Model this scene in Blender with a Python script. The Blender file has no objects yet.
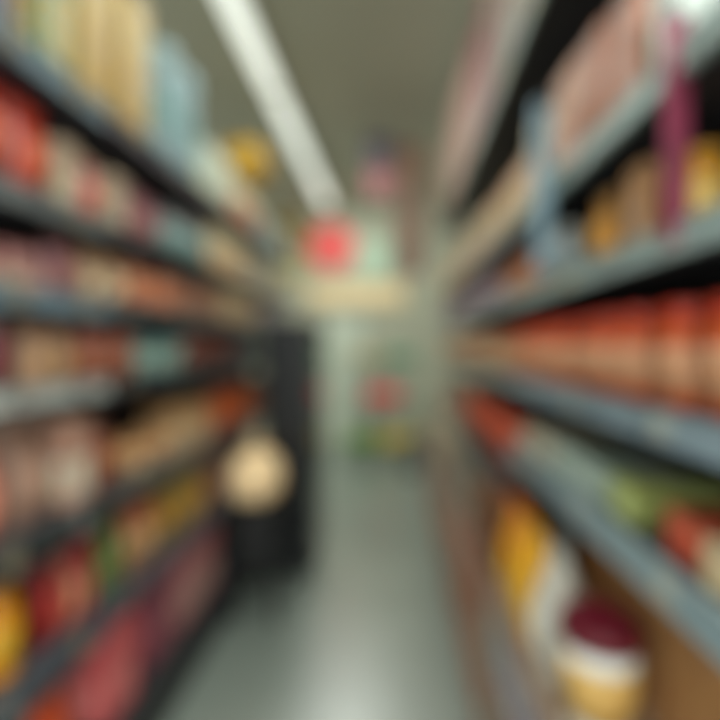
import bpy, bmesh, math, random
from mathutils import Vector, Matrix
random.seed(7)
PI = math.pi
scene = bpy.context.scene
col = scene.collection

# ------------------------------------------------------------------ materials
def lin(c):
    return tuple(((v/255.0)/12.92 if v/255.0 <= .04045 else ((v/255.0+.055)/1.055)**2.4) for v in c)
MC = {}
def mat(name, rgb, rough=.5, rgb2=None, scale=18., metal=0., bump=0., amt=.5, emit=0.):
    key = (name, rgb, rgb2, rough)
    if key in MC: return MC[key]
    m = bpy.data.materials.new(name); m.use_nodes = True
    nt = m.node_tree; b = nt.nodes['Principled BSDF']
    c1 = lin(rgb)
    c2 = lin(rgb2) if rgb2 else tuple(v*.84 for v in c1)
    tc = nt.nodes.new('ShaderNodeTexCoord')
    n = nt.nodes.new('ShaderNodeTexNoise'); n.inputs['Scale'].default_value = scale; n.inputs['Detail'].default_value = 3
    nt.links.new(tc.outputs['Object'], n.inputs['Vector'])
    r = nt.nodes.new('ShaderNodeValToRGB')
    r.color_ramp.elements[0].position = .5-amt*.25; r.color_ramp.elements[1].position = .5+amt*.25
    r.color_ramp.elements[0].color = (*c2, 1); r.color_ramp.elements[1].color = (*c1, 1)
    nt.links.new(n.outputs['Fac'], r.inputs['Fac'])
    nt.links.new(r.outputs['Color'], b.inputs['Base Color'])
    b.inputs['Roughness'].default_value = rough; b.inputs['Metallic'].default_value = metal
    if bump:
        bp = nt.nodes.new('ShaderNodeBump'); bp.inputs['Strength'].default_value = bump
        nt.links.new(n.outputs['Fac'], bp.inputs['Height']); nt.links.new(bp.outputs['Normal'], b.inputs['Normal'])
    if emit:
        b.inputs['Emission Color'].default_value = (*c1, 1); b.inputs['Emission Strength'].default_value = emit
    MC[key] = m
    return m

# ------------------------------------------------------------------ mesh helpers
def obj(name, bm, m, parent=None, loc=(0, 0, 0), smooth=False):
    me = bpy.data.meshes.new(name)
    bmesh.ops.recalc_face_normals(bm, faces=bm.faces)
    bm.to_mesh(me); bm.free()
    if smooth:
        for p in me.polygons: p.use_smooth = True
    me.materials.append(m)
    o = bpy.data.objects.new(name, me); col.objects.link(o)
    o.location = loc
    if parent: o.parent = parent
    return o
def bx(bm, x0, x1, y0, y1, z0, z1, bev=0.):
    r = bmesh.ops.create_cube(bm, size=1)
    for v in r['verts']:
        v.co = Vector((x0+(v.co.x+.5)*(x1-x0), y0+(v.co.y+.5)*(y1-y0), z0+(v.co.z+.5)*(z1-z0)))
    if bev:
        es = list({e for v in r['verts'] for e in v.link_edges})
        bmesh.ops.bevel(bm, geom=es, offset=bev, segments=2, affect='EDGES', profile=.5)
def box(name, x0, x1, y0, y1, z0, z1, m, parent=None, bev=0.):
    bm = bmesh.new(); bx(bm, x0, x1, y0, y1, z0, z1, bev)
    return obj(name, bm, m, parent)
def lathe_bm(prof, n=20, cx=0, cy=0, bm=None, sy=1.):
    bm = bm or bmesh.new(); rings = []
    for r, z in prof:
        rings.append([bm.verts.new((cx+r*math.cos(2*PI*i/n), cy+sy*r*math.sin(2*PI*i/n), z)) for i in range(n)])
    for a, b in zip(rings, rings[1:]):
        for i in range(n): bm.faces.new((a[i], a[(i+1) % n], b[(i+1) % n], b[i]))
    bm.faces.new(rings[0][::-1]); bm.faces.new(rings[-1])
    return bm
def tube(bm, p, q, r, n=8):
    p = Vector(p); q = Vector(q); d = q-p
    M = Matrix.Translation((p+q)/2) @ d.to_track_quat('Z', 'Y').to_matrix().to_4x4()
    bmesh.ops.create_cone(bm, cap_ends=True, segments=n, radius1=r, radius2=r, depth=d.length, matrix=M)
def empty(name, loc=(0, 0, 0)):
    o = bpy.data.objects.new(name, None); col.objects.link(o); o.location = loc; o.empty_display_size = .05
    return o
def tag(o, label, cat, group=None):
    o['label'] = label; o['category'] = cat
    if group: o['group'] = group
    return o
def struct(name, bm, m):
    o = obj(name, bm, m); o['kind'] = 'structure'; return o
def dup(root):
    r = root.copy(); col.objects.link(r)
    for ch in PARTS[root.name]:
        c = ch.copy(); col.objects.link(c); c.parent = r
    return r
PARTS = {}

# ------------------------------------------------------------------ products (front = local +X, base centre at origin)
def carton(w, h, d, a, b, c):
    r = empty('carton')
    box('body', -d/2, d/2, -w/2, w/2, 0, h, mat('printed card', a, .45), r, .003)
    bm = bmesh.new()
    bx(bm, d/2-.001, d/2+.0015, -w*.4, w*.4, h*.12, h*.55)
    bx(bm, -d*.4, d*.4, -w/2-.0015, -w/2+.001, h*.12, h*.55)
    obj('front_label', bm, mat('label print', b, .4, c, 30), r)
    bm = bmesh.new()
    bx(bm, -d*.45, d*.45, -.004, .004, h-.001, h+.002)
    bx(bm, -.004+d*.2, .004+d*.2, -w*.45, w*.45, h-.001, h+.0025)
    obj('top_flap', bm, mat('card edge', c, .6), r)
    return r
def pouch(w, h, d, a, b, c):
    r = empty('pouch')
    bm = bmesh.new(); nu, nv = 10, 14
    front = {}; back = {}
    for j in range(nv+1):
        t = j/nv; z = h*.92*t
        prof = (1-(2*abs(t-.42)/1.16)**2.2)*.5*d
        prof = max(prof, .004)
        if j == 0: prof = d*.36
        for i in range(nu+1):
            u = i/nu*2-1
            th = max(prof*(1-abs(u)**2.6), .0012)
            wob = .003*math.sin(7*t*PI+3*u)
            front[i, j] = bm.verts.new((th+wob*(1-abs(u)), u*w/2*(1-.05*math.sin(t*PI)), z))
            back[i, j] = bm.verts.new((-th, u*w/2*(1-.05*math.sin(t*PI)), z))
    for j in range(nv):
        for i in range(nu):
            bm.faces.new((front[i, j], front[i+1, j], front[i+1, j+1], front[i, j+1]))
            bm.faces.new((back[i, j], back[i, j+1], back[i+1, j+1], back[i+1, j]))
    for j in range(nv):
        bm.faces.new((front[0, j], front[0, j+1], back[0, j+1], back[0, j]))
        bm.faces.new((front[nu, j], back[nu, j], back[nu, j+1], front[nu, j+1]))
    for i in range(nu):
        bm.faces.new((front[i, 0], back[i, 0], back[i+1, 0], front[i+1, 0]))
        bm.faces.new((front[i, nv], front[i+1, nv], back[i+1, nv], back[i, nv]))
    obj('body', bm, mat('foil pouch', a, .35, None, 14), r, smooth=True)
    bm = bmesh.new()
    n = 14
    for k in range(n):   # crimped seal
        bx(bm, -.004-.001*(k % 2), .004+.001*(k % 2), -w/2+w*k/n, -w/2+w*(k+1)/n, h*.9, h)
    obj('top_seal', bm, mat('seal', c, .35), r)
    bm = bmesh.new()
    g = []
    for j in range(7):
        t = .22+.4*j/6
        row = []
        for i in range(7):
            u = (i/6*2-1)*.62
            th = (1-(2*abs(t-.42)/1.16)**2.2)*.5*d*(1-abs(u)**2.6)+.0045
            row.append(bm.verts.new((th, u*w/2, h*.92*t)))
        g.append(row)
    for j in range(6):
        for i in range(6): bm.faces.new((g[j][i], g[j][i+1], g[j+1][i+1], g[j+1][i]))
    obj('front_label', bm, mat('label print', b, .4), r, smooth=True)
    return r
def jar(w, h, d, a, b, c):
    r = empty('jar'); R = w/2
    obj('body', lathe_bm([(R*.9, 0), (R, .006), (R, h*.74), (R*.84, h*.82), (R*.8, h*.86)]), mat('jar contents', a, .15, None, 25), r, smooth=True)
    obj('lid', lathe_bm([(R*.9, h*.84), (R*.93, h*.85), (R*.93, h*.985), (R*.88, h)]), mat('lid', c, .35), r)
    obj('label', lathe_bm([(R*1.0, h*.14), (R*1.015, h*.141), (R*1.015, h*.6), (R*1.0, h*.601)]), mat('label print', b, .4), r, smooth=True)
    return r
def bottle(w, h, d, a, b, c):
    r = empty('bottle'); R = w/2
    obj('body', lathe_bm([(R*.9, 0), (R, .008), (R, h*.55), (R*.92, h*.64), (R*.42, h*.8), (R*.34, h*.86), (R*.34, h*.92)]), mat('bottle', a, .15), r, smooth=True)
    obj('cap', lathe_bm([(R*.42, h*.9), (R*.42, h*.985), (R*.38, h)]), mat('lid', c, .35), r)
    obj('label', lathe_bm([(R*1.0, h*.15), (R*1.015, h*.151), (R*1.015, h*.46), (R*1.0, h*.461)]), mat('label print', b, .4), r, smooth=True)
    return r
def can(w, h, d, a, b, c):
    r = empty('food_can'); R = w/2
    obj('body', lathe_bm([(R*.96, 0), (R, .003), (R, .007), (R*.97, .009), (R*.97, h-.009), (R, h-.007), (R, h-.003), (R*.94, h), (R*.92, h-.004)]), mat('tin', (170, 170, 165), .3, None, 8, .9), r)
    obj('label', lathe_bm([(R*.97, h*.09), (R*.985, h*.091), (R*.985, h*.91), (R*.97, h*.911)]), mat('label print', a, .4, b, 12), r, smooth=True)
    return r
def tub(w, h, d, a, b, c):
    r = empty('tub'); R = w/2
    obj('body', lathe_bm([(R*.78, 0), (R*.8, .004), (R*.95, h*.86)], 28), mat('plastic tub', a, .35), r, smooth=True)
    obj('lid', lathe_bm([(R*.95, h*.84), (R*1.02, h*.85), (R*1.02, h*.94), (R*.97, h*.97), (R*.9, h*.97), (R*.88, h*1.0), (R*.2, h*1.0)], 28), mat('lid', c, .35), r)
    obj('label', lathe_bm([(R*.86, h*.2), (R*.865, h*.2), (R*.945, h*.68), (R*.93, h*.681)], 28), mat('label print', b, .4), r, smooth=True)
    return r
def tray(w, h, d, a, b, c):
    r = empty('tray_pack')
    bm = bmesh.new()
    bx(bm, -d/2, d/2, -w/2, w/2, 0, h*.4, .006)
    obj('tray', bm, mat('foam tray', c, .5), r)
    bm = bmesh.new()
    rr = random.Random(3)
    for i in range(3):
        for j in range(2):
            M = Matrix.Translation((-d*.22+d*.44*j, -w*.3+w*.3*i, h*.52)) @ Matrix.Diagonal((d*.25, w*.19, h*.45, 1))
            bmesh.ops.create_icosphere(bm, subdivisions=2, radius=1, matrix=M)
    obj('contents', bm, mat('contents', a, .4, None, 30), r, smooth=True)
    bm = bmesh.new(); bx(bm, d/2-.001, d/2+.002, -w*.3, w*.3, h*.05, h*.38)
    obj('label', bm, mat('label print', b, .4), r)
    return r
def flat_pack(w, h, d, a, b, c):
    r = carton(w, h, d, a, b, c); r.name = 'flat_pack'
    bm = bmesh.new(); bx(bm, -d*.1, d*.42, -w*.4, w*.4, h-.001, h+.003)
    obj('top_label', bm, mat('label print', b, .4), r)
    return r
def roll_pack(w, h, d, a, b, c):
    r = empty('roll_pack'); n = 3
    bm = bmesh.new(); R = w/2
    for k in range(n):
        z0 = h/n*k
        lathe_bm([(R*.93, z0), (R, z0+.012), (R, z0+h/n-.012), (R*.93, z0+h/n)], 18, bm=bm)
    obj('rolls', bm, mat('paper roll wrap', a, .5), r, smooth=True)
    obj('label', lathe_bm([(R*1.0, h*.42), (R*1.02, h*.421), (R*1.02, h*.56), (R*1.0, h*.561)], 18), mat('label print', b, .4), r)
    return r
KIND = dict(carton=(carton, 'carton', 'carton'), pouch=(pouch, 'pouch', 'pouch'), jar=(jar, 'jar', 'jar'), bottle=(bottle, 'bottle', 'bottle'),
            can=(can, 'can', 'can'), tub=(tub, 'tub', 'tub'), tray=(tray, 'tray pack', 'tray pack'), flat=(flat_pack, 'flat pack', 'pack'), roll=(roll_pack, 'paper roll pack', 'paper rolls'))

# ------------------------------------------------------------------ colours
CREAM=(222,205,165); TAN=(196,152,104); KRAFT=(170,120,76); PEACH=(214,152,112); CORAL=(206,84,56); RED=(190,50,40); DRED=(116,20,24)
SALM=(208,128,108); PINK=(198,112,112); DPINK=(166,110,106); MAUVE=(140,92,98); MAGEN=(150,34,74); BRICK=(150,74,54); BROWN=(104,66,48); DBROWN=(66,46,40)
GOLD=(214,150,40); YEL=(226,170,40); OLIVE=(134,120,60); GREEN=(92,128,56); MINT=(170,196,180); TEAL=(110,150,148); PBLUE=(160,190,196); LAV=(156,148,164)
WHITE=(220,222,216); GREY=(140,140,136); BGREY=(150,168,176); NAVY=(44,50,66); CHAR=(46,50,56); BLACK=(20,21,23); ORANGE=(220,110,40); BEIGE=(186,164,140)

ORD = ['nearest', 'second nearest', 'third nearest', 'fourth nearest', 'fifth nearest', 'sixth nearest', 'seventh nearest', 'eighth nearest', 'ninth nearest', 'tenth nearest',
       'eleventh nearest', 'twelfth nearest', 'thirteenth nearest', 'fourteenth nearest', 'fifteenth nearest', 'sixteenth nearest', 'seventeenth nearest', 'eighteenth nearest', 'nineteenth nearest', 'twentieth nearest']
SEEN = {}
def run(side, place, x, z, y0, y1, kind, w, h, d, a, b, c, desc, gap=.008, start=0):
    """a row of equal products from y0 to y1 standing on a shelf top at height z, fronts at x"""
    fn, noun, cat = KIND[kind]
    n = max(1, int((y1-y0+gap)/(w+gap)))
    pitch = (y1-y0)/n
    w = min(w, pitch-.006)
    src = fn(w, h, d, a, b, c)
    PARTS[src.name] = [o for o in bpy.data.objects if o.parent == src]
    full = desc+' '+noun
    key = (full, place)
    k0 = SEEN.get(key, 0)
    for k in range(n):
        o = src if k == 0 else dup(src)
        jx = random.uniform(0, .02)
        cx = x-d/2-jx-.012 if side == 'L' else x+d/2+jx+.012
        o.location = (cx, y0+pitch*(k+.5)+random.uniform(-.3, .3)*max(0, pitch-w), z+.001)
        o.rotation_euler.z = (0 if side == 'L' else PI)+random.uniform(-1, 1)*min(.03, max(.002, .5*(pitch-w)/d))
        q = k0+k
        if n == 1 and k0 == 0: lab = f'{full} on the {place}'
        else:
            rank = ORD[q] if (q < 7 or n-k > len(ORD) or n-k > q) else ('farthest' if n-k == 1 else ORD[n-k-1].replace('nearest', 'farthest'))
            lab = f'{full}, {rank} of its kind, {place}'
        tag(o, lab, cat, f'{full}s on the {place}' if (n > 1 or k0) else None)
    SEEN[key] = k0+n

# ------------------------------------------------------------------ room
H = 3.6; BACK = 6.95; CAMZ = 1.5
bm = bmesh.new(); bx(bm, -6, 6, -3, BACK+.1, -.1, 0)
fm = mat('polished floor', (138, 148, 140), .33, (128, 138, 130), 1.6)
fm.node_tree.nodes['Principled BSDF'].inputs['IOR'].default_value = 2.6
struct('floor', bm, fm)
bm = bmesh.new(); bx(bm, -6, 6, -3, BACK+.1, H, H+.1)
struct('ceiling', bm, mat('ceiling paint', (164, 164, 146), .8, (158, 158, 140), 1.))
bm = bmesh.new(); bx(bm, -6, 6, BACK, BACK+.1, 0, H)
struct('wall_back', bm, mat('wall paint', (168, 168, 148), .8, (158, 158, 140), 2.))
bm = bmesh.new(); bx(bm, -6, 6, BACK-.015, BACK, 0, .12)
struct('baseboard_back', bm, mat('baseboard', (110, 112, 104), .5))
# pale service door in the back wall
bm = bmesh.new(); bx(bm, -1.12, -.42, BACK-.05, BACK-.005, .01, 1.95, .004)
d = struct('door_1', bm, mat('door paint', (190, 198, 180), .5))
bm = bmesh.new()
bx(bm, -1.18, -1.12, BACK-.07, BACK, 0, 2.02); bx(bm, -.42, -.36, BACK-.07, BACK, 0, 2.02); bx(bm, -1.18, -.36, BACK-.07, BACK, 1.96, 2.02)
obj('door_frame', bm, mat('frame', (150, 152, 140), .5), d)
bm = bmesh.new(); tube(bm, (-.5, BACK-.09, .95), (-.5, BACK-.09, 1.15), .012); tube(bm, (-.5, BACK-.09, .96), (-.5, BACK-.05, .96), .008); tube(bm, (-.5, BACK-.09, 1.14), (-.5, BACK-.05, 1.14), .008)
obj('door_handle', bm, mat('steel', (150, 150, 150), .3, metal=.9), d)

# ------------------------------------------------------------------ gondola shelving bays
def gondola(side, xf, depth, y0, y1, levels, base, label, gname):
    """levels: list of (z_top, rail_rgb, rail_height); base = (x_front, z_top) or None"""
    s = -1 if side == 'L' else 1
    t = tag(empty('shelving_unit', (xf+s*depth/2, (y0+y1)/2, 0)), label, 'shelving', gname)
    ox, oy = xf+s*depth/2, (y0+y1)/2
    def X(v0, v1): a, b = sorted((v0, v1)); return a-ox, b-ox
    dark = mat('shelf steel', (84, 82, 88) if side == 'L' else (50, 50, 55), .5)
    hw = (y1-y0)/2-.004
    top = levels[0][0]
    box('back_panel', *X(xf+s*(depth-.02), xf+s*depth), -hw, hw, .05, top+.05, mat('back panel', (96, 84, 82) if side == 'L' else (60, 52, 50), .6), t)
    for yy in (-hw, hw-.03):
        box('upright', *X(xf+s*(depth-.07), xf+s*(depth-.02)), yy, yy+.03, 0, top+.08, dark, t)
    bf = base[0] if base else xf
    o = box('base_plinth', *X(bf+s*.02, xf+s*depth), -hw, hw, 0, (base[1] if base else .12)-.035, mat('plinth', (30, 31, 34), .45), t, .004)
    if base: box('base_deck', *X(bf, xf+s*(depth-.021)), -hw, hw, base[1]-.034, base[1], mat('base deck', (44, 47, 52), .4), t, .004)
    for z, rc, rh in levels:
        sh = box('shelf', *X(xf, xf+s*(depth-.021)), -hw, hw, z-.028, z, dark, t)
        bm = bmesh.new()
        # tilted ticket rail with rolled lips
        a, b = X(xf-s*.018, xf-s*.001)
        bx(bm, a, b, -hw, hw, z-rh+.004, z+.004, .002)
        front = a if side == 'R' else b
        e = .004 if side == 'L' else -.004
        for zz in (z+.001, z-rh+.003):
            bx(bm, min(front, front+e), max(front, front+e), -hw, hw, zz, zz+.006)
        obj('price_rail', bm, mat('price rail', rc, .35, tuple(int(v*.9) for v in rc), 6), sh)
        n = 4
        for k in range(n):
            yy = -hw+(2*hw)*(k+.35+random.uniform(-.1, .1))/n
            tw = .045
            e2 = .002 if side == 'L' else -.002
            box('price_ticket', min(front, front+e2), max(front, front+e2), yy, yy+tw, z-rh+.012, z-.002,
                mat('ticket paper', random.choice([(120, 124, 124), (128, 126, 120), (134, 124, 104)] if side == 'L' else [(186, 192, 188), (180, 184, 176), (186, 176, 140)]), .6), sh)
    return t

XL = -.95; XR = .45
LZ = [2.27, 1.90, 1.645, 1.386, 1.01, .64]
BL = (120, 142, 154); WH = (196, 200, 196); DK = (58, 64, 70); GR = (116, 122, 124)
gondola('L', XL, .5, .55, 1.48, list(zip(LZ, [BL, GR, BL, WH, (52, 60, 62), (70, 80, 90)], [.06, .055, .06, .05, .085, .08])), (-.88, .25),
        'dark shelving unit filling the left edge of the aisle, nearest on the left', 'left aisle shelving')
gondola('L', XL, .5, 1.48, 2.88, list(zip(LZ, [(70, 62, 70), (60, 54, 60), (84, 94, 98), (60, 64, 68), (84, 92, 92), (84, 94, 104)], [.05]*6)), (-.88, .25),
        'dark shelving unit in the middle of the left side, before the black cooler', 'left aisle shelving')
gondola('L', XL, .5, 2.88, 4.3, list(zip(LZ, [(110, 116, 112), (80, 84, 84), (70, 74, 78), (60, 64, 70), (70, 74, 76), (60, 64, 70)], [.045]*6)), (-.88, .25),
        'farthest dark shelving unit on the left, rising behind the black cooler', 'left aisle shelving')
LBR = (158, 176, 182)
RZ1 = [2.6, 1.95, 1.68, 1.39, 1.14]
RZ2 = [2.6, 1.95, 1.68, 1.39, 1.0]
gondola('R', XR, .5, .2, 1.66, list(zip(RZ1, [(150, 166, 160), (160, 180, 178), (158, 176, 176), (142, 160, 172), (146, 166, 174)], [.06, .045, .045, .052, .06])), (.62, .1),
        'near shelving unit on the right with wide pale blue-grey price rails', 'right aisle shelving')
gondola('R', XR, .5, 1.66, 3.0, list(zip(RZ2, [(150, 160, 150), (150, 166, 172), (110, 116, 120), (130, 138, 136), NAVY], [.06, .05, .05, .05, .05])), (.62, .1),
        'middle shelving unit on the right holding the orange-red tubs', 'right aisle shelving')
gondola('R', XR, .5, 3.0, 4.3, list(zip(RZ2, [(150, 150, 140), (130, 134, 136), (110, 112, 112), (120, 124, 120), (80, 84, 84)], [.05]*5)), (.62, .1),
        'farthest shelving unit on the right at the end of the aisle', 'right aisle shelving')

def YL(px): return 427.5/(393.-px)      # distance at which the left shelf front crosses a given bearing
def YR(px, b=.45): return 450.*b/(px-393.)

P0, P1, P2, P3, P4, P5, P6 = ('top left shelf', 'second left shelf down', 'third left shelf down', 'fourth left shelf down', 'fifth left shelf down', 'lowest raised left shelf', 'left base deck')
def L(pl, z, pa, pb, *a, **k): run('L', pl, XL, z, YL(pa), YL(pb), *a, **k)
z = LZ[0]
L(P0, z, -30, 48, 'carton', .12, .34, .22, (112, 108, 120), (110, 108, 118), (120, 118, 126), 'lavender-grey')
L(P0, z, 52, 84, 'carton', .1, .5, .2, (40, 112, 74), YEL, MINT, 'tall green and yellow')
L(P0, z, 87, 160, 'carton', .145, .56, .25, (190, 162, 96), (190, 148, 60), (176, 154, 110), 'large cream-yellow')
L(P0, z, 172, 210, 'roll', .145, .56, .14, (134, 160, 164), TEAL, WHITE, 'tall pale blue', gap=.004)
L(P0, z, 212, 236, 'carton', .12, .3, .2, (206, 214, 196), CREAM, MINT, 'pale green-white')
L(P0, z, 237, 262, 'carton', .13, .26, .2, CREAM, CORAL, CORAL, 'cream and coral')
L(P0, z, 263, 291, 'carton', .16, .2, .2, (160, 172, 166), TEAL, WHITE, 'low grey-green')
z = LZ[1]
L(P1, z, -20, 68, 'pouch', .13, .29, .09, (180, 58, 40), (210, 92, 56), DRED, 'coral red')
L(P1, z, 70, 88, 'carton', .1, .21, .2, BEIGE, GREY, CREAM, 'beige-grey')
L(P1, z, 90, 116, 'pouch', .1, .21, .08, PINK, CORAL, BEIGE, 'salmon pink')
L(P1, z, 118, 134, 'carton', .1, .2, .2, BEIGE, CREAM, GREY, 'narrow beige')
L(P1, z, 136, 170, 'pouch', .12, .2, .08, (150, 88, 98), DPINK, MAUVE, 'mauve-pink')
L(P1, z, 172, 214, 'jar', .09, .2, .09, GREY, TEAL, CHAR, 'grey')
L(P1, z, 216, 250, 'carton', .12, .24, .2, CREAM, TAN, PEACH, 'cream and tan')
L(P1, z, 252, 291, 'carton', .14, .22, .2, (176, 176, 160), PEACH, MINT, 'grey-cream')
z = LZ[2]
L(P2, z, -30, 58, 'tray', .12, .13, .2, DPINK, (196, 150, 140), BEIGE, 'dusty pink')
L(P2, z, 60, 92, 'pouch', .132, .17, .07, MAUVE, DPINK, BROWN, 'mauve')
L(P2, z, 94, 134, 'pouch', .1, .16, .07, (196, 156, 124), CREAM, TAN, 'beige')
L(P2, z, 136, 184, 'jar', .08, .15, .08, PEACH, (220, 130, 90), BRICK, 'peach-orange')
L(P2, z, 186, 226, 'can', .09, .14, .09, (190, 150, 120), BRICK, BROWN, 'pinkish brown')
L(P2, z, 228, 262, 'carton', .12, .17, .2, CREAM, PEACH, TAN, 'short cream')
L(P2, z, 264, 291, 'carton', .14, .17, .2, LAV, WHITE, GREY, 'lavender')
z = LZ[3]
L(P3, z, -20, 34, 'can', .08, .17, .08, (150, 60, 66), MAUVE, RED, 'dark red')
L(P3, z, 36, 88, 'pouch', .095, .18, .07, (180, 140, 112), TAN, BROWN, 'sandy beige')
L(P3, z, 90, 144, 'jar', .085, .17, .085, BRICK, (168, 100, 72), BROWN, 'brick brown')
L(P3, z, 146, 192, 'tub', .11, .13, .11, (124, 164, 162), MINT, TEAL, 'teal')
L(P3, z, 194, 240, 'can', .09, .15, .09, DBROWN, BRICK, BLACK, 'dark brown')
L(P3, z, 242, 291, 'carton', .14, .18, .2, (74, 84, 92), GREY, CHAR, 'slate grey')
z = LZ[4]
L(P4, z, -10, 22, 'pouch', .12, .27, .1, SALM, (224, 140, 116), BEIGE, 'plump salmon')
L(P4, z, 24, 74, 'pouch', .19, .3, .12, (150, 116, 100), (190, 150, 130), (196, 170, 160), 'big taupe')
L(P4, z, 76, 98, 'carton', .11, .26, .2, (196, 150, 130), CREAM, WHITE, 'pink-beige')
L(P4, z, 100, 133, 'jar', .1, .22, .1, BRICK, (170, 96, 66), BROWN, 'rust brown')
L(P4, z, 135, 184, 'tray', .15, .12, .2, (214, 160, 108), CREAM, (150, 110, 80), 'golden tan')
L(P4, z, 186, 216, 'carton', .12, .2, .2, TAN, CREAM, BEIGE, 'plain tan')
L(P4, z, 218, 256, 'pouch', .12, .24, .08, (186, 90, 54), ORANGE, BRICK, 'burnt orange')
L(P4, z, 258, 291, 'carton', .16, .24, .2, BROWN, TAN, BRICK, 'dull brown')
z = LZ[5]
L(P5, z, -8, 52, 'bottle', .11, .3, .11, (232, 150, 36), YEL, ORANGE, 'amber-yellow')
L(P5, z, 54, 74, 'pouch', .12, .28, .09, (134, 28, 30), RED, DRED, 'deep red')
L(P5, z, 75, 89, 'pouch', .13, .26, .09, (170, 84, 70), PEACH, DRED, 'reddish brown')
L(P5, z, 90, 101, 'carton', .08, .27, .2, (150, 40, 48), PINK, RED, 'crimson')
L(P5, z, 102, 134, 'bottle', .085, .3, .085, (78, 104, 48), (110, 136, 76), GREEN, 'olive green', gap=.004)
L(P5, z, 136, 166, 'jar', .1, .24, .1, (176, 104, 62), TAN, BRICK, 'copper brown')
L(P5, z, 168, 212, 'pouch', .13, .25, .09, (158, 130, 66), GOLD, OLIVE, 'golden olive')
L(P5, z, 214, 250, 'carton', .15, .24, .2, (128, 96, 84), DPINK, BROWN, 'cocoa brown')
z = .25
def LB(pa, pb, *a, **k): run('L', P6, -.9, z, 405./(393-pa), 405./(393-pb), *a, **k)
LB(20, 98, 'pouch', .15, .3, .1, (190, 74, 40), ORANGE, BRICK, 'flame orange')
LB(100, 150, 'carton', .17, .29, .24, (196, 88, 90), (222, 120, 116), PINK, 'bright pink-red')
LB(152, 186, 'carton', .15, .29, .24, (126, 66, 78), (160, 90, 98), (140, 70, 84), 'plum')
LB(188, 224, 'carton', .2, .3, .24, (166, 104, 106), (176, 130, 128), BEIGE, 'dusty rose')

def R(pl, z, pa, pb, *a, **k): run('R', pl, XR, z, YR(pb), YR(pa), *a, **k)
Q0, Q1, Q2, Q3, Q4 = ('top right shelf', 'second right shelf down', 'third right shelf down', 'right shelf at eye level', 'right shelf below eye level')
z = RZ1[0]
R(Q0, z, 440, 450, 'carton', .17, .8, .25, (180, 156, 140), BEIGE, DPINK, 'towering grey-beige')
R(Q0, z, 451, 466, 'carton', .16, .78, .25, (196, 160, 146), (180, 110, 108), BEIGE, 'towering pink-beige')
R(Q0, z, 467, 484, 'carton', .14, .7, .25, (150, 92, 96), DPINK, MAUVE, 'towering rose')
R(Q0, z, 485, 530, 'carton', .14, .6, .25, (150, 136, 124), (160, 130, 120), GREY, 'stone-grey')
z = RZ1[1]
R(Q1, z, 440, 478, 'carton', .14, .27, .25, (190, 176, 150), PEACH, CREAM, 'pale sand')
R(Q1, z, 480, 520, 'pouch', .13, .27, .09, (206, 150, 100), CREAM, TAN, 'light orange')
R(Q1, z, 522, 540, 'carton', .14, .28, .25, CREAM, WHITE, TAN, 'ivory')
R(Q1, z, 542, 572, 'carton', .15, .3, .25, (196, 140, 108), BRICK, PEACH, 'peach-brown')
R(Q1, z, 574, 628, 'carton', .11, .27, .25, (172, 112, 86), (160, 104, 78), (176, 116, 92), 'salmon')
R(Q1, z, 630, 668, 'carton', .08, .2, .2, (196, 206, 200), WHITE, MINT, 'misty white')
R(Q1, z, 686, 730, 'tub', .09, .12, .09, (140, 166, 172), (150, 166, 170), BLACK, 'icy blue')
z = RZ1[2]
R(Q2, z, 440, 494, 'jar', .09, .16, .09, (150, 112, 112), LAV, MAUVE, 'mauve-grey')
R(Q2, z, 496, 534, 'pouch', .12, .18, .07, (196, 110, 60), PEACH, (120, 40, 40), 'rusty orange')
R(Q2, z, 536, 558, 'can', .09, .15, .09, BGREY, GREY, NAVY, 'blue-grey')
R(Q2, z, 572, 606, 'pouch', .1, .17, .07, (224, 156, 66), GOLD, TAN, 'golden orange')
R(Q2, z, 608, 640, 'carton', .07, .17, .2, (200, 148, 104), PEACH, BEIGE, 'light brown')
run('R', Q2, XR, z, .70, .80, 'jar', .075, .14, .075, (226, 160, 40), (240, 200, 110), GOLD, 'golden yellow')
z = RZ1[3]
R(Q3, z, 440, 508, 'pouch', .105, .17, .07, (206, 124, 84), CREAM, (196, 90, 60), 'pale orange')
R(Q3, z, 510, 730, 'jar', .09, .18, .09, (214, 92, 46), (216, 156, 116), (216, 62, 36), 'red-lidded orange', gap=.038)
z = RZ1[4]
R(Q4, z, 516, 545, 'flat', .1, .07, .2, (206, 196, 170), WHITE, CREAM, 'low cream')
R(Q4, z, 547, 592, 'flat', .09, .07, .2, (190, 206, 196), MINT, WHITE, 'low pale mint')
R(Q4, z, 594, 640, 'flat', .09, .075, .2, (186, 196, 116), (200, 206, 130), MINT, 'low lime-yellow')
R(Q4, z, 642, 690, 'flat', .09, .075, .2, (222, 110, 80), CORAL, RED, 'low coral-red')
R(Q4, z, 692, 730, 'flat', .09, .07, .2, (220, 196, 160), CREAM, TAN, 'low ivory-tan')
z = RZ2[4]
R(Q4, z, 462, 514, 'tub', .12, .2, .12, (216, 104, 60), CORAL, (190, 70, 50), 'orange-red')
R(Q4, z, 442, 461, 'carton', .15, .2, .2, (150, 130, 112), PEACH, BEIGE, 'dull beige')

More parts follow.
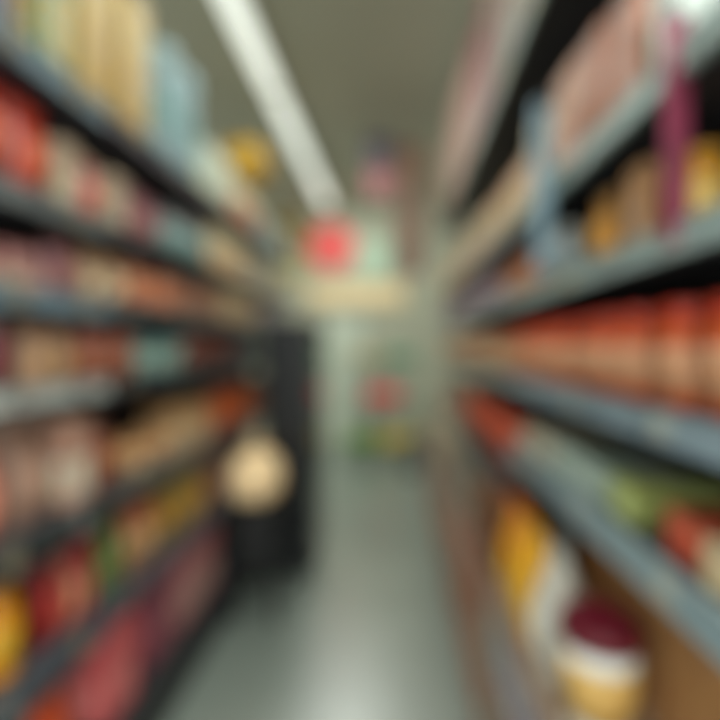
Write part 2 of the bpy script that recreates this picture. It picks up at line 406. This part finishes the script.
# ------------------------------------------------------------------ low promotion rack along the right side
XK = .31
for (y0, y1, lab) in ((.35, 1.5, 'low brown rack by the lower right corner carrying the maroon-lidded tub'), (1.5, 2.75, 'low brown rack midway along the right side of the floor'), (2.75, 4.25, 'farthest low brown rack on the right of the floor')):
    t = tag(empty('low_rack', (XK+.15, (y0+y1)/2, 0)), lab, 'rack', 'low racks on the right')
    hw = (y1-y0)/2-.004
    wood = mat('rack board', (150, 132, 116), .5, (134, 112, 96), 8)
    for zt, nm in ((.72, 'top_board'), (.42, 'shelf'), (.1, 'shelf')):
        box(nm, -.15, .15, -hw, hw, zt-.025, zt, wood, t, .002)
    for yy in (-hw, hw-.02):
        box('side_panel', -.145, .145, yy, yy+.02, 0, .694, mat('rack side', (150, 150, 138), .5), t)
    box('kick_board', -.13, -.11, -hw+.021, hw-.021, 0, .074, mat('plinth', (30, 31, 34), .45), t)
def K(pl, z, ya, yb, *a, **k): run('R', pl, XK, z, ya, yb, *a, **k)
T0, T1, T2 = 'top of the low right racks', 'middle of the low right racks', 'bottom of the low right racks'
run('R', T0, .515, .72, .5, 1.3, 'carton', .18, .32, .08, (186, 136, 88), TAN, KRAFT, 'plain cardboard-brown')
K(T0, .72, .835, 1.0, 'tub', .165, .225, .165, (222, 224, 220), (216, 172, 96), (100, 18, 36), 'white maroon-lidded')
K(T0, .72, 1.01, 1.12, 'pouch', .115, .32, .12, (196, 190, 180), WHITE, GREY, 'grey-white')
K(T0, .72, 1.13, 1.28, 'pouch', .15, .3, .1, (240, 176, 44), (244, 196, 70), GOLD, 'bright golden')
K(T0, .72, 1.295, 1.46, 'pouch', .15, .3, .1, (222, 146, 40), YEL, ORANGE, 'orange-gold')
K(T0, .72, 1.53, 1.9, 'carton', .16, .22, .22, (110, 70, 40), BRICK, BROWN, 'dark chocolate-brown')
K(T0, .72, 1.92, 2.72, 'carton', .18, .14, .22, (120, 112, 98), BEIGE, GREY, 'low dull grey')
K(T0, .72, 2.78, 4.2, 'carton', .2, .2, .22, (170, 158, 136), PEACH, CREAM, 'oat-coloured')
K(T1, .42, 1.0, 1.46, 'carton', .14, .25, .22, (150, 144, 160), LAV, WHITE, 'greyish lavender')
K(T1, .42, 1.53, 2.0, 'carton', .15, .25, .22, (166, 92, 62), BRICK, TAN, 'rust')
K(T1, .42, 2.02, 2.7, 'carton', .16, .24, .22, (200, 136, 112), SALM, PEACH, 'dusty peach')
K(T1, .42, 2.78, 4.2, 'carton', .2, .24, .22, (176, 150, 134), (180, 84, 74), BEIGE, 'stone and red')
K(T2, .1, 1.2, 1.46, 'carton', .12, .27, .22, (96, 70, 60), BROWN, DBROWN, 'dark umber')
K(T2, .1, 1.53, 2.7, 'carton', .18, .27, .22, (150, 84, 60), TAN, BRICK, 'russet')
K(T2, .1, 2.78, 4.2, 'carton', .2, .27, .22, (170, 140, 120), PEACH, BEIGE, 'faded sand')

# shelf flags on the right
def flag(nm, x0, x1, y, z0, z1, m, label, cat):
    t = tag(empty(nm, ((x0+x1)/2, y, z0)), label, cat)
    w = (x1-x0)/2; h = z1-z0
    box('panel', -w, w, -.002, .002, 0, h, m, t, .001)
    box('clip', -w*.3, w*.3, -.005, .005, h-.012, h+.012, mat('clip', (60, 60, 64), .4), t)
    return t
flag('shelf_flag', .408, .448, .68, 1.655, 2.0, mat('maroon print', (126, 34, 66), .5, (104, 28, 52), 12), 'maroon vertical shelf flag hanging near the upper right corner', 'shelf flag')
flag('shelf_flag', .385, .43, 1.23, 1.70, 2.16, mat('blue print', (120, 146, 160), .5), 'narrow blue-grey vertical shelf flag on the right shelves before the golden orange pouches', 'shelf flag')

# ------------------------------------------------------------------ slim black drinks cooler
t = tag(empty('drinks_cooler', (-.67, 3.15, 0)), 'slim black upright drinks cooler standing against the left shelves', 'cooler')
blk = mat('black enamel', (24, 26, 29), .35)
bm = bmesh.new(); bx(bm, -.16, .12, -.27, .27, .05, 1.66, .008)
obj('cabinet', bm, blk, t)
dr = box('door', .122, .15, -.265, .265, .14, 1.55, mat('door frame black', (30, 33, 36), .3), t, .004)
box('door_glass', .1505, .153, -.22, .22, .2, 1.49, mat('dark glass', (36, 46, 52), .08), dr)
bm = bmesh.new(); tube(bm, (.175, -.235, .75), (.175, -.235, 1.15), .009); tube(bm, (.175, -.235, .77), (.15, -.235, .77), .007); tube(bm, (.175, -.235, 1.13), (.15, -.235, 1.13), .007)
obj('door_handle', bm, mat('steel', (150, 150, 150), .3, metal=.9), dr)
box('header_panel', .122, .15, -.265, .265, 1.56, 1.655, mat('header', (40, 46, 52), .4), t, .003)
bm = bmesh.new()
for k in range(4): bx(bm, .121, .13, -.24, .24, .065+.017*k, .074+.017*k)
obj('vent_grille', bm, mat('grille', (50, 52, 54), .5), t)
for sx in (-.13, .09):
    for sy in (-.24, .24):
        obj('foot', lathe_bm([(.02, 0), (.022, .01), (.015, .052)], 12, sx, sy), blk, t)

# black stool with a tan sack
t = tag(empty('step_stool', (-.752, 2.62, 0)), 'black step stool carrying the tan sack in front of the cooler', 'stool')
box('top_step', -.12, .12, -.2, .2, .58, .62, mat('black plastic', (26, 27, 29), .45), t, .008)
for sx in (-1, 1):
    for sy in (-1, 1):
        bm = bmesh.new(); tube(bm, (sx*.095, sy*.17, .585), (sx*.11, sy*.19, 0), .016)
        obj('leg', bm, mat('black plastic', (26, 27, 29), .45), t)
box('lower_step', -.105, .105, -.18, .18, .3, .33, mat('black plastic', (26, 27, 29), .45), t, .006)
box('apron', -.11, .11, -.185, -.17, .34, .578, mat('black plastic', (26, 27, 29), .45), t)
t = tag(empty('sack', (-.79, 2.60, .621)), 'round tan sack with a tied neck on the black step stool', 'sack')
bm = bmesh.new(); n = 28; rings = []
for (r, z) in [(.11, 0), (.15, .02), (.172, .07), (.178, .13), (.162, .19), (.12, .24), (.05, .275), (.03, .29)]:
    rings.append([bm.verts.new(((r*(1+.05*math.sin(5*a+z*20)))*math.cos(a)*.85, (r*(1+.05*math.sin(5*a+z*20)))*math.sin(a), z)) for a in [2*PI*i/n for i in range(n)]])
for a, b in zip(rings, rings[1:]):
    for i in range(n): bm.faces.new((a[i], a[(i+1) % n], b[(i+1) % n], b[i]))
bm.faces.new(rings[0][::-1]); bm.faces.new(rings[-1])
obj('body', bm, mat('tan cloth', (255, 226, 180), .8, (246, 208, 160), 20, bump=.2), t, smooth=True)
obj('tie', lathe_bm([(.032, .281), (.037, .287), (.037, .293), (.032, .299)], 16), mat('tie', (150, 104, 66), .7), t)
obj('neck_ruffle', lathe_bm([(.028, .296), (.045, .315), (.055, .33), (.04, .328)], 16), mat('tan cloth', (255, 226, 180), .8, (246, 208, 160), 20, bump=.2), t)

# ------------------------------------------------------------------ ceiling strip lights
for k in range(5):
    y0 = -.75+1.46*k
    t = tag(empty('strip_light', (-.96, y0+.73, H)), ('' if k < 2 else ['third', 'second', ''][k-2]+' ')+'white fluorescent strip light on the ceiling, ' + ['behind the viewpoint', 'overhead before the visible ones', 'nearest in view', 'middle of the visible line', 'farthest, by the back wall'][k], 'ceiling light', 'strip lights in one line along the ceiling')
    t['label'] = ['white ceiling strip light just behind the viewpoint', 'white ceiling strip light directly above the viewpoint',
                  'white ceiling strip light at the top edge, nearest visible of the line', 'white ceiling strip light in the middle of the visible line',
                  'farthest white ceiling strip light, ending above the red round sign'][k]
    bm = bmesh.new(); bx(bm, -.085, .085, -.72, .72, -.05, -.001, .004)
    obj('housing', bm, mat('lamp housing', (190, 192, 186), .5), t)
    bm = bmesh.new(); bx(bm, -.075, .075, -.715, .715, -.075, -.051, .01)
    obj('diffuser', bm, mat('lamp diffuser', (236, 242, 232), .5, (232, 238, 228), 3, emit=.95), t)
    for s in (-1, 1):
        box('end_cap', -.08, .08, min(s*.716, s*.728), max(s*.716, s*.728), -.078, -.002, mat('end cap', (150, 152, 148), .5), t)

# ------------------------------------------------------------------ hanging and wall items at the end
def sphere_bm(r, c=(0, 0, 0), s=(1, 1, 1), sub=3):
    bm = bmesh.new(); bmesh.ops.create_icosphere(bm, subdivisions=sub, radius=r, matrix=Matrix.Translation(c) @ Matrix.Diagonal((*s, 1))); return bm
t = tag(empty('paper_lantern', (-1.18, 3.6, H)), 'yellow round lantern hanging from the ceiling left of the strip lights', 'lantern')
bm = bmesh.new(); prof = []
for i in range(25):
    a = -PI/2+PI*i/24; prof.append((max(.03, .2*math.cos(a))*(1-.02*(i % 2)), -.66+.19*math.sin(a)))
obj('shade', lathe_bm(prof, 28), mat('yellow paper', (190, 150, 16), .6, (160, 118, 10), 3), t, smooth=True)
bm = bmesh.new(); tube(bm, (0, 0, -.47), (0, 0, -.001), .004)
obj('cord', bm, mat('cord', (40, 40, 40), .6), t)
obj('cap', lathe_bm([(.035, -.475), (.035, -.465), (.01, -.455)], 14), mat('cord', (40, 40, 40), .6), t)

def wall_disc(nm, x, z, r, m, m2, label, cat):
    t = tag(empty(nm, (x, BACK-.02, z)), label, cat)
    bm = bmesh.new(); bmesh.ops.create_cone(bm, cap_ends=True, segments=40, radius1=r, radius2=r, depth=.03, matrix=Matrix.Rotation(PI/2, 4, 'X'))
    obj('disc', bm, m, t)
    bm = bmesh.new(); bmesh.ops.create_cone(bm, cap_ends=True, segments=40, radius1=r*.6, radius2=r*.6, depth=.01, matrix=Matrix.Translation((0, -.02, 0)) @ Matrix.Rotation(PI/2, 4, 'X'))
    obj('centre', bm, m2, t)
wall_disc('round_sign', -.95, 3.02, .36, mat('red print', (222, 72, 70), .5, (216, 64, 62), 4), mat('red print light', (228, 92, 86), .5), 'coral red round sign high on the back wall below the strip lights', 'sign')
def board(nm, x0, x1, z0, z1, y, m, fm_, label, cat, hang=False):
    t = tag(empty(nm, ((x0+x1)/2, y, z0)), label, cat); w = (x1-x0)/2; h = z1-z0
    box('panel', -w, w, -.012, .012, 0, h, m, t, .002)
    bm = bmesh.new(); e = .02
    for s in (-.016,):
        bx(bm, -w, w, s, s+.006, 0, e); bx(bm, -w, w, s, s+.006, h-e, h); bx(bm, -w, -w+e, s, s+.006, e, h-e); bx(bm, w-e, w, s, s+.006, e, h-e)
    obj('frame', bm, fm_, t)
    if hang:
        for s in (-.8, .8):
            bm = bmesh.new(); tube(bm, (s*w, 0, h-.002), (s*w, 0, H-z0-.001), .004)
            obj('hanging_wire', bm, mat('cord', (40, 40, 40), .6), t)
    return t
yb = BACK-.02
board('wall_board', -2.2, -1.36, 2.9, 3.5, yb, mat('olive print', (120, 96, 24), .5), mat('gold edge', (180, 150, 70), .5), 'dark olive and gold board on the back wall left of the red sign', 'board')
board('wall_board', -2.2, -1.36, 2.5, 2.8, yb, mat('straw print', (190, 176, 120), .5), mat('straw edge', (170, 150, 100), .5), 'pale straw-coloured board below the olive and gold board', 'board')
board('wall_fascia', -1.3, .2, 2.1, 2.45, yb, mat('cream fascia', (230, 206, 160), .5), mat('fascia edge', (196, 166, 122), .5), 'long cream fascia board above the pale door on the back wall', 'board')
board('wall_poster', -.5, -.05, 2.56, 3.1, yb, mat('mint print', (170, 194, 168), .5), mat('mint edge', (160, 186, 166), .5), 'pale mint poster on the back wall right of the red sign', 'poster')
board('hanging_banner', -.27, .0, 3.26, 3.52, 4.4, mat('navy print', (74, 66, 82), .5), mat('navy edge', (60, 54, 66), .5), 'dark navy-purple hanging banner near the ceiling at the aisle end', 'banner', True)
board('hanging_banner', -.25, -.02, 2.96, 3.22, 4.43, mat('pink print', (160, 96, 104), .5), mat('pink edge', (176, 104, 110), .5), 'pink hanging banner directly below the dark navy-purple one', 'banner', True)
board('hanging_banner', .03, .30, 2.2, 3.5, 4.5, mat('brown print', (134, 96, 76), .5, (120, 100, 86), 2), mat('brown edge', (150, 92, 62), .5), 'tall brown hanging banner beside the right shelves at the aisle end', 'banner', True)

# ------------------------------------------------------------------ produce stand at the end of the aisle
t = tag(empty('produce_stand', (-.12, 6.2, 0)), 'tiered grey-green produce stand at the far end of the aisle', 'display stand')
sm = mat('stand paint', (110, 132, 112), .5)
tiers = [(-.42, .22), (-.1, .76), (.2, 1.26)]
for (yy, zz) in tiers:
    box('tier', -.48, .48, yy-.15, yy+.15, zz-.03, zz, sm, t, .003)
for s in (-1, 1):
    bm = bmesh.new()
    x = s*.465
    bx(bm, x-.012, x+.012, -.57, -.53, 0, .189); bx(bm, x-.012, x+.012, -.24, -.2, 0, .729); bx(bm, x-.012, x+.012, .3, .34, 0, 1.229); bx(bm, x-.012, x+.012, -.53, .3, .05, .08)
    obj('side_frame', bm, sm, t)
def apple(name, col1, stemc, s=(1, 1, .9), r=.045):
    rt = empty(name)
    bm = bmesh.new(); bmesh.ops.create_uvsphere(bm, u_segments=14, v_segments=10, radius=r)
    for v in bm.verts:
        q = (v.co.x**2+v.co.y**2)**.5/r
        v.co.z = v.co.z*s[2]*(1-.35*math.exp(-(q/.3)**2)); v.co.x *= s[0]; v.co.y *= s[1]
    obj('flesh', bm, mat(name+' skin', col1, .35), rt, smooth=True)
    bm = bmesh.new(); tube(bm, (0, 0, r*.4), (.006, 0, r*1.05), .003, 6)
    obj('stem', bm, mat('stem', stemc, .7), rt)
    PARTS[rt.name] = list([o for o in bpy.data.objects if o.parent == rt])
    return rt
def crate(x, tier, w, m, label, fruit, fcol, fl, plural, s=(1, 1, .9)):
    yy, zz = tiers[tier]; yy += 6.2; x -= .12
    c = tag(empty('produce_crate', (x, yy, zz)), label, 'crate')
    box('bottom', -w/2, w/2, -.13, .13, .001, .012, m, c)
    for q in (-1, 1):
        box('side', min(q*w/2, q*(w/2-.01)), max(q*w/2, q*(w/2-.01)), -.13, .13, .0125, .12, m, c)
        box('side', -w/2+.0105, w/2-.0105, min(q*.13, q*.12), max(q*.13, q*.12), .0125, .12, m, c)
    src = apple(fruit, fcol, (80, 60, 30), s); first = True
    nx = int((w-.03)/.094)
    for layer in range(2):
        for i in range(nx-layer):
            for j in range(2):
                o = src if first else dup(src); first = False
                o.location = (x-(nx-1-layer)*.047+i*.094, yy-.05+.1*j, zz+.056+.078*layer)
                o.rotation_euler.z = random.uniform(0, 6)
                tag(o, fl, fruit.replace('_', ' '), plural)
cw = mat('crate wood', (176, 160, 120), .7)
crate(-.27, 0, .4, mat('green slat', (104, 150, 40), .6), 'green slatted crate of pears on the bottom tier, left', 'pear', (136, 160, 66), 'green pear heaped in the left crate on the bottom tier', 'green pears in the bottom crate', (.9, .9, 1.05))
crate(.2, 0, .46, mat('yellow slat', (206, 172, 30), .6), 'yellow slatted crate of lemons on the bottom tier, right', 'lemon', (216, 190, 60), 'yellow lemon heaped in the right crate on the bottom tier', 'lemons in the bottom crate', (1, .85, .85))
crate(-.02, 1, .5, mat('red slat', (232, 56, 66), .6), 'red crate of apples on the middle tier', 'apple', (226, 70, 80), 'red apple heaped in the crate on the middle tier', 'red apples in the middle crate')
crate(.22, 2, .42, mat('green crate', (50, 124, 96), .5), 'green plastic crate on the top tier holding cabbages', 'cabbage', (120, 170, 130), 'green cabbage heaped in the crate on the top tier', 'cabbages in the top crate', (1, 1, .95))
crate(-.25, 2, .36, cw, 'wooden crate of cream onions on the top tier, left', 'onion', (206, 190, 140), 'cream onion heaped in the left crate on the top tier', 'onions in the top crate')

t = tag(empty('litter_bin', (.22, 5.2, 0)), 'small dark grey litter bin on the floor right of the produce stand', 'bin')
obj('body', lathe_bm([(.085, 0), (.09, .005), (.11, .34)], 20), mat('bin plastic', (90, 92, 86), .5), t, smooth=True)
obj('lid', lathe_bm([(.114, .341), (.118, .35), (.1, .39), (.04, .41)], 20), mat('bin lid', (60, 62, 60), .5), t)

# ------------------------------------------------------------------ lights
w = bpy.data.worlds.new('World'); scene.world = w; w.use_nodes = True
w.node_tree.nodes['Background'].inputs['Color'].default_value = (.95, 1., .93, 1)
w.node_tree.nodes['Background'].inputs['Strength'].default_value = 1.7
def area(name, loc, rot, sx, sy, e, c=(.95, 1, .93)):
    l = bpy.data.lights.new(name, 'AREA'); l.shape = 'RECTANGLE'; l.size = sx; l.size_y = sy; l.energy = e; l.color = c
    o = bpy.data.objects.new(name, l); col.objects.link(o); o.location = loc; o.rotation_euler = rot
    return o
area('rear_fill', (.6, -1.2, 3.5), (math.radians(25), 0, 0), 2.4, 1.2, 190)  # unseen fill light added behind the camera to brighten the shelf fronts
area('floor_streak_fill', (-.48, 3.0, 3.5), (0, 0, 0), .25, 4.2, 42)  # added light without a fixture; brightens the aisle and streaks the floor
area('far_end_fill', (-.55, 5.6, 3.5), (math.radians(12), 0, 0), .5, .8, 25)  # extra fill, no fixture, added to lift the back wall and floor reflection

# ------------------------------------------------------------------ camera
cam = bpy.data.cameras.new('Camera'); co = bpy.data.objects.new('Camera', cam); col.objects.link(co)
co.location = (0, 0, CAMZ); co.rotation_euler = (PI/2, 0, 0)
cam.sensor_width = 36; cam.lens = 22.5; cam.clip_start = .02
cam.shift_x = -33/720; cam.shift_y = -15/720
cam.dof.use_dof = True; cam.dof.focus_distance = .12; cam.dof.aperture_fstop = 2.1
scene.camera = co
scene.view_settings.view_transform = 'Standard'
scene.view_settings.look = 'None'
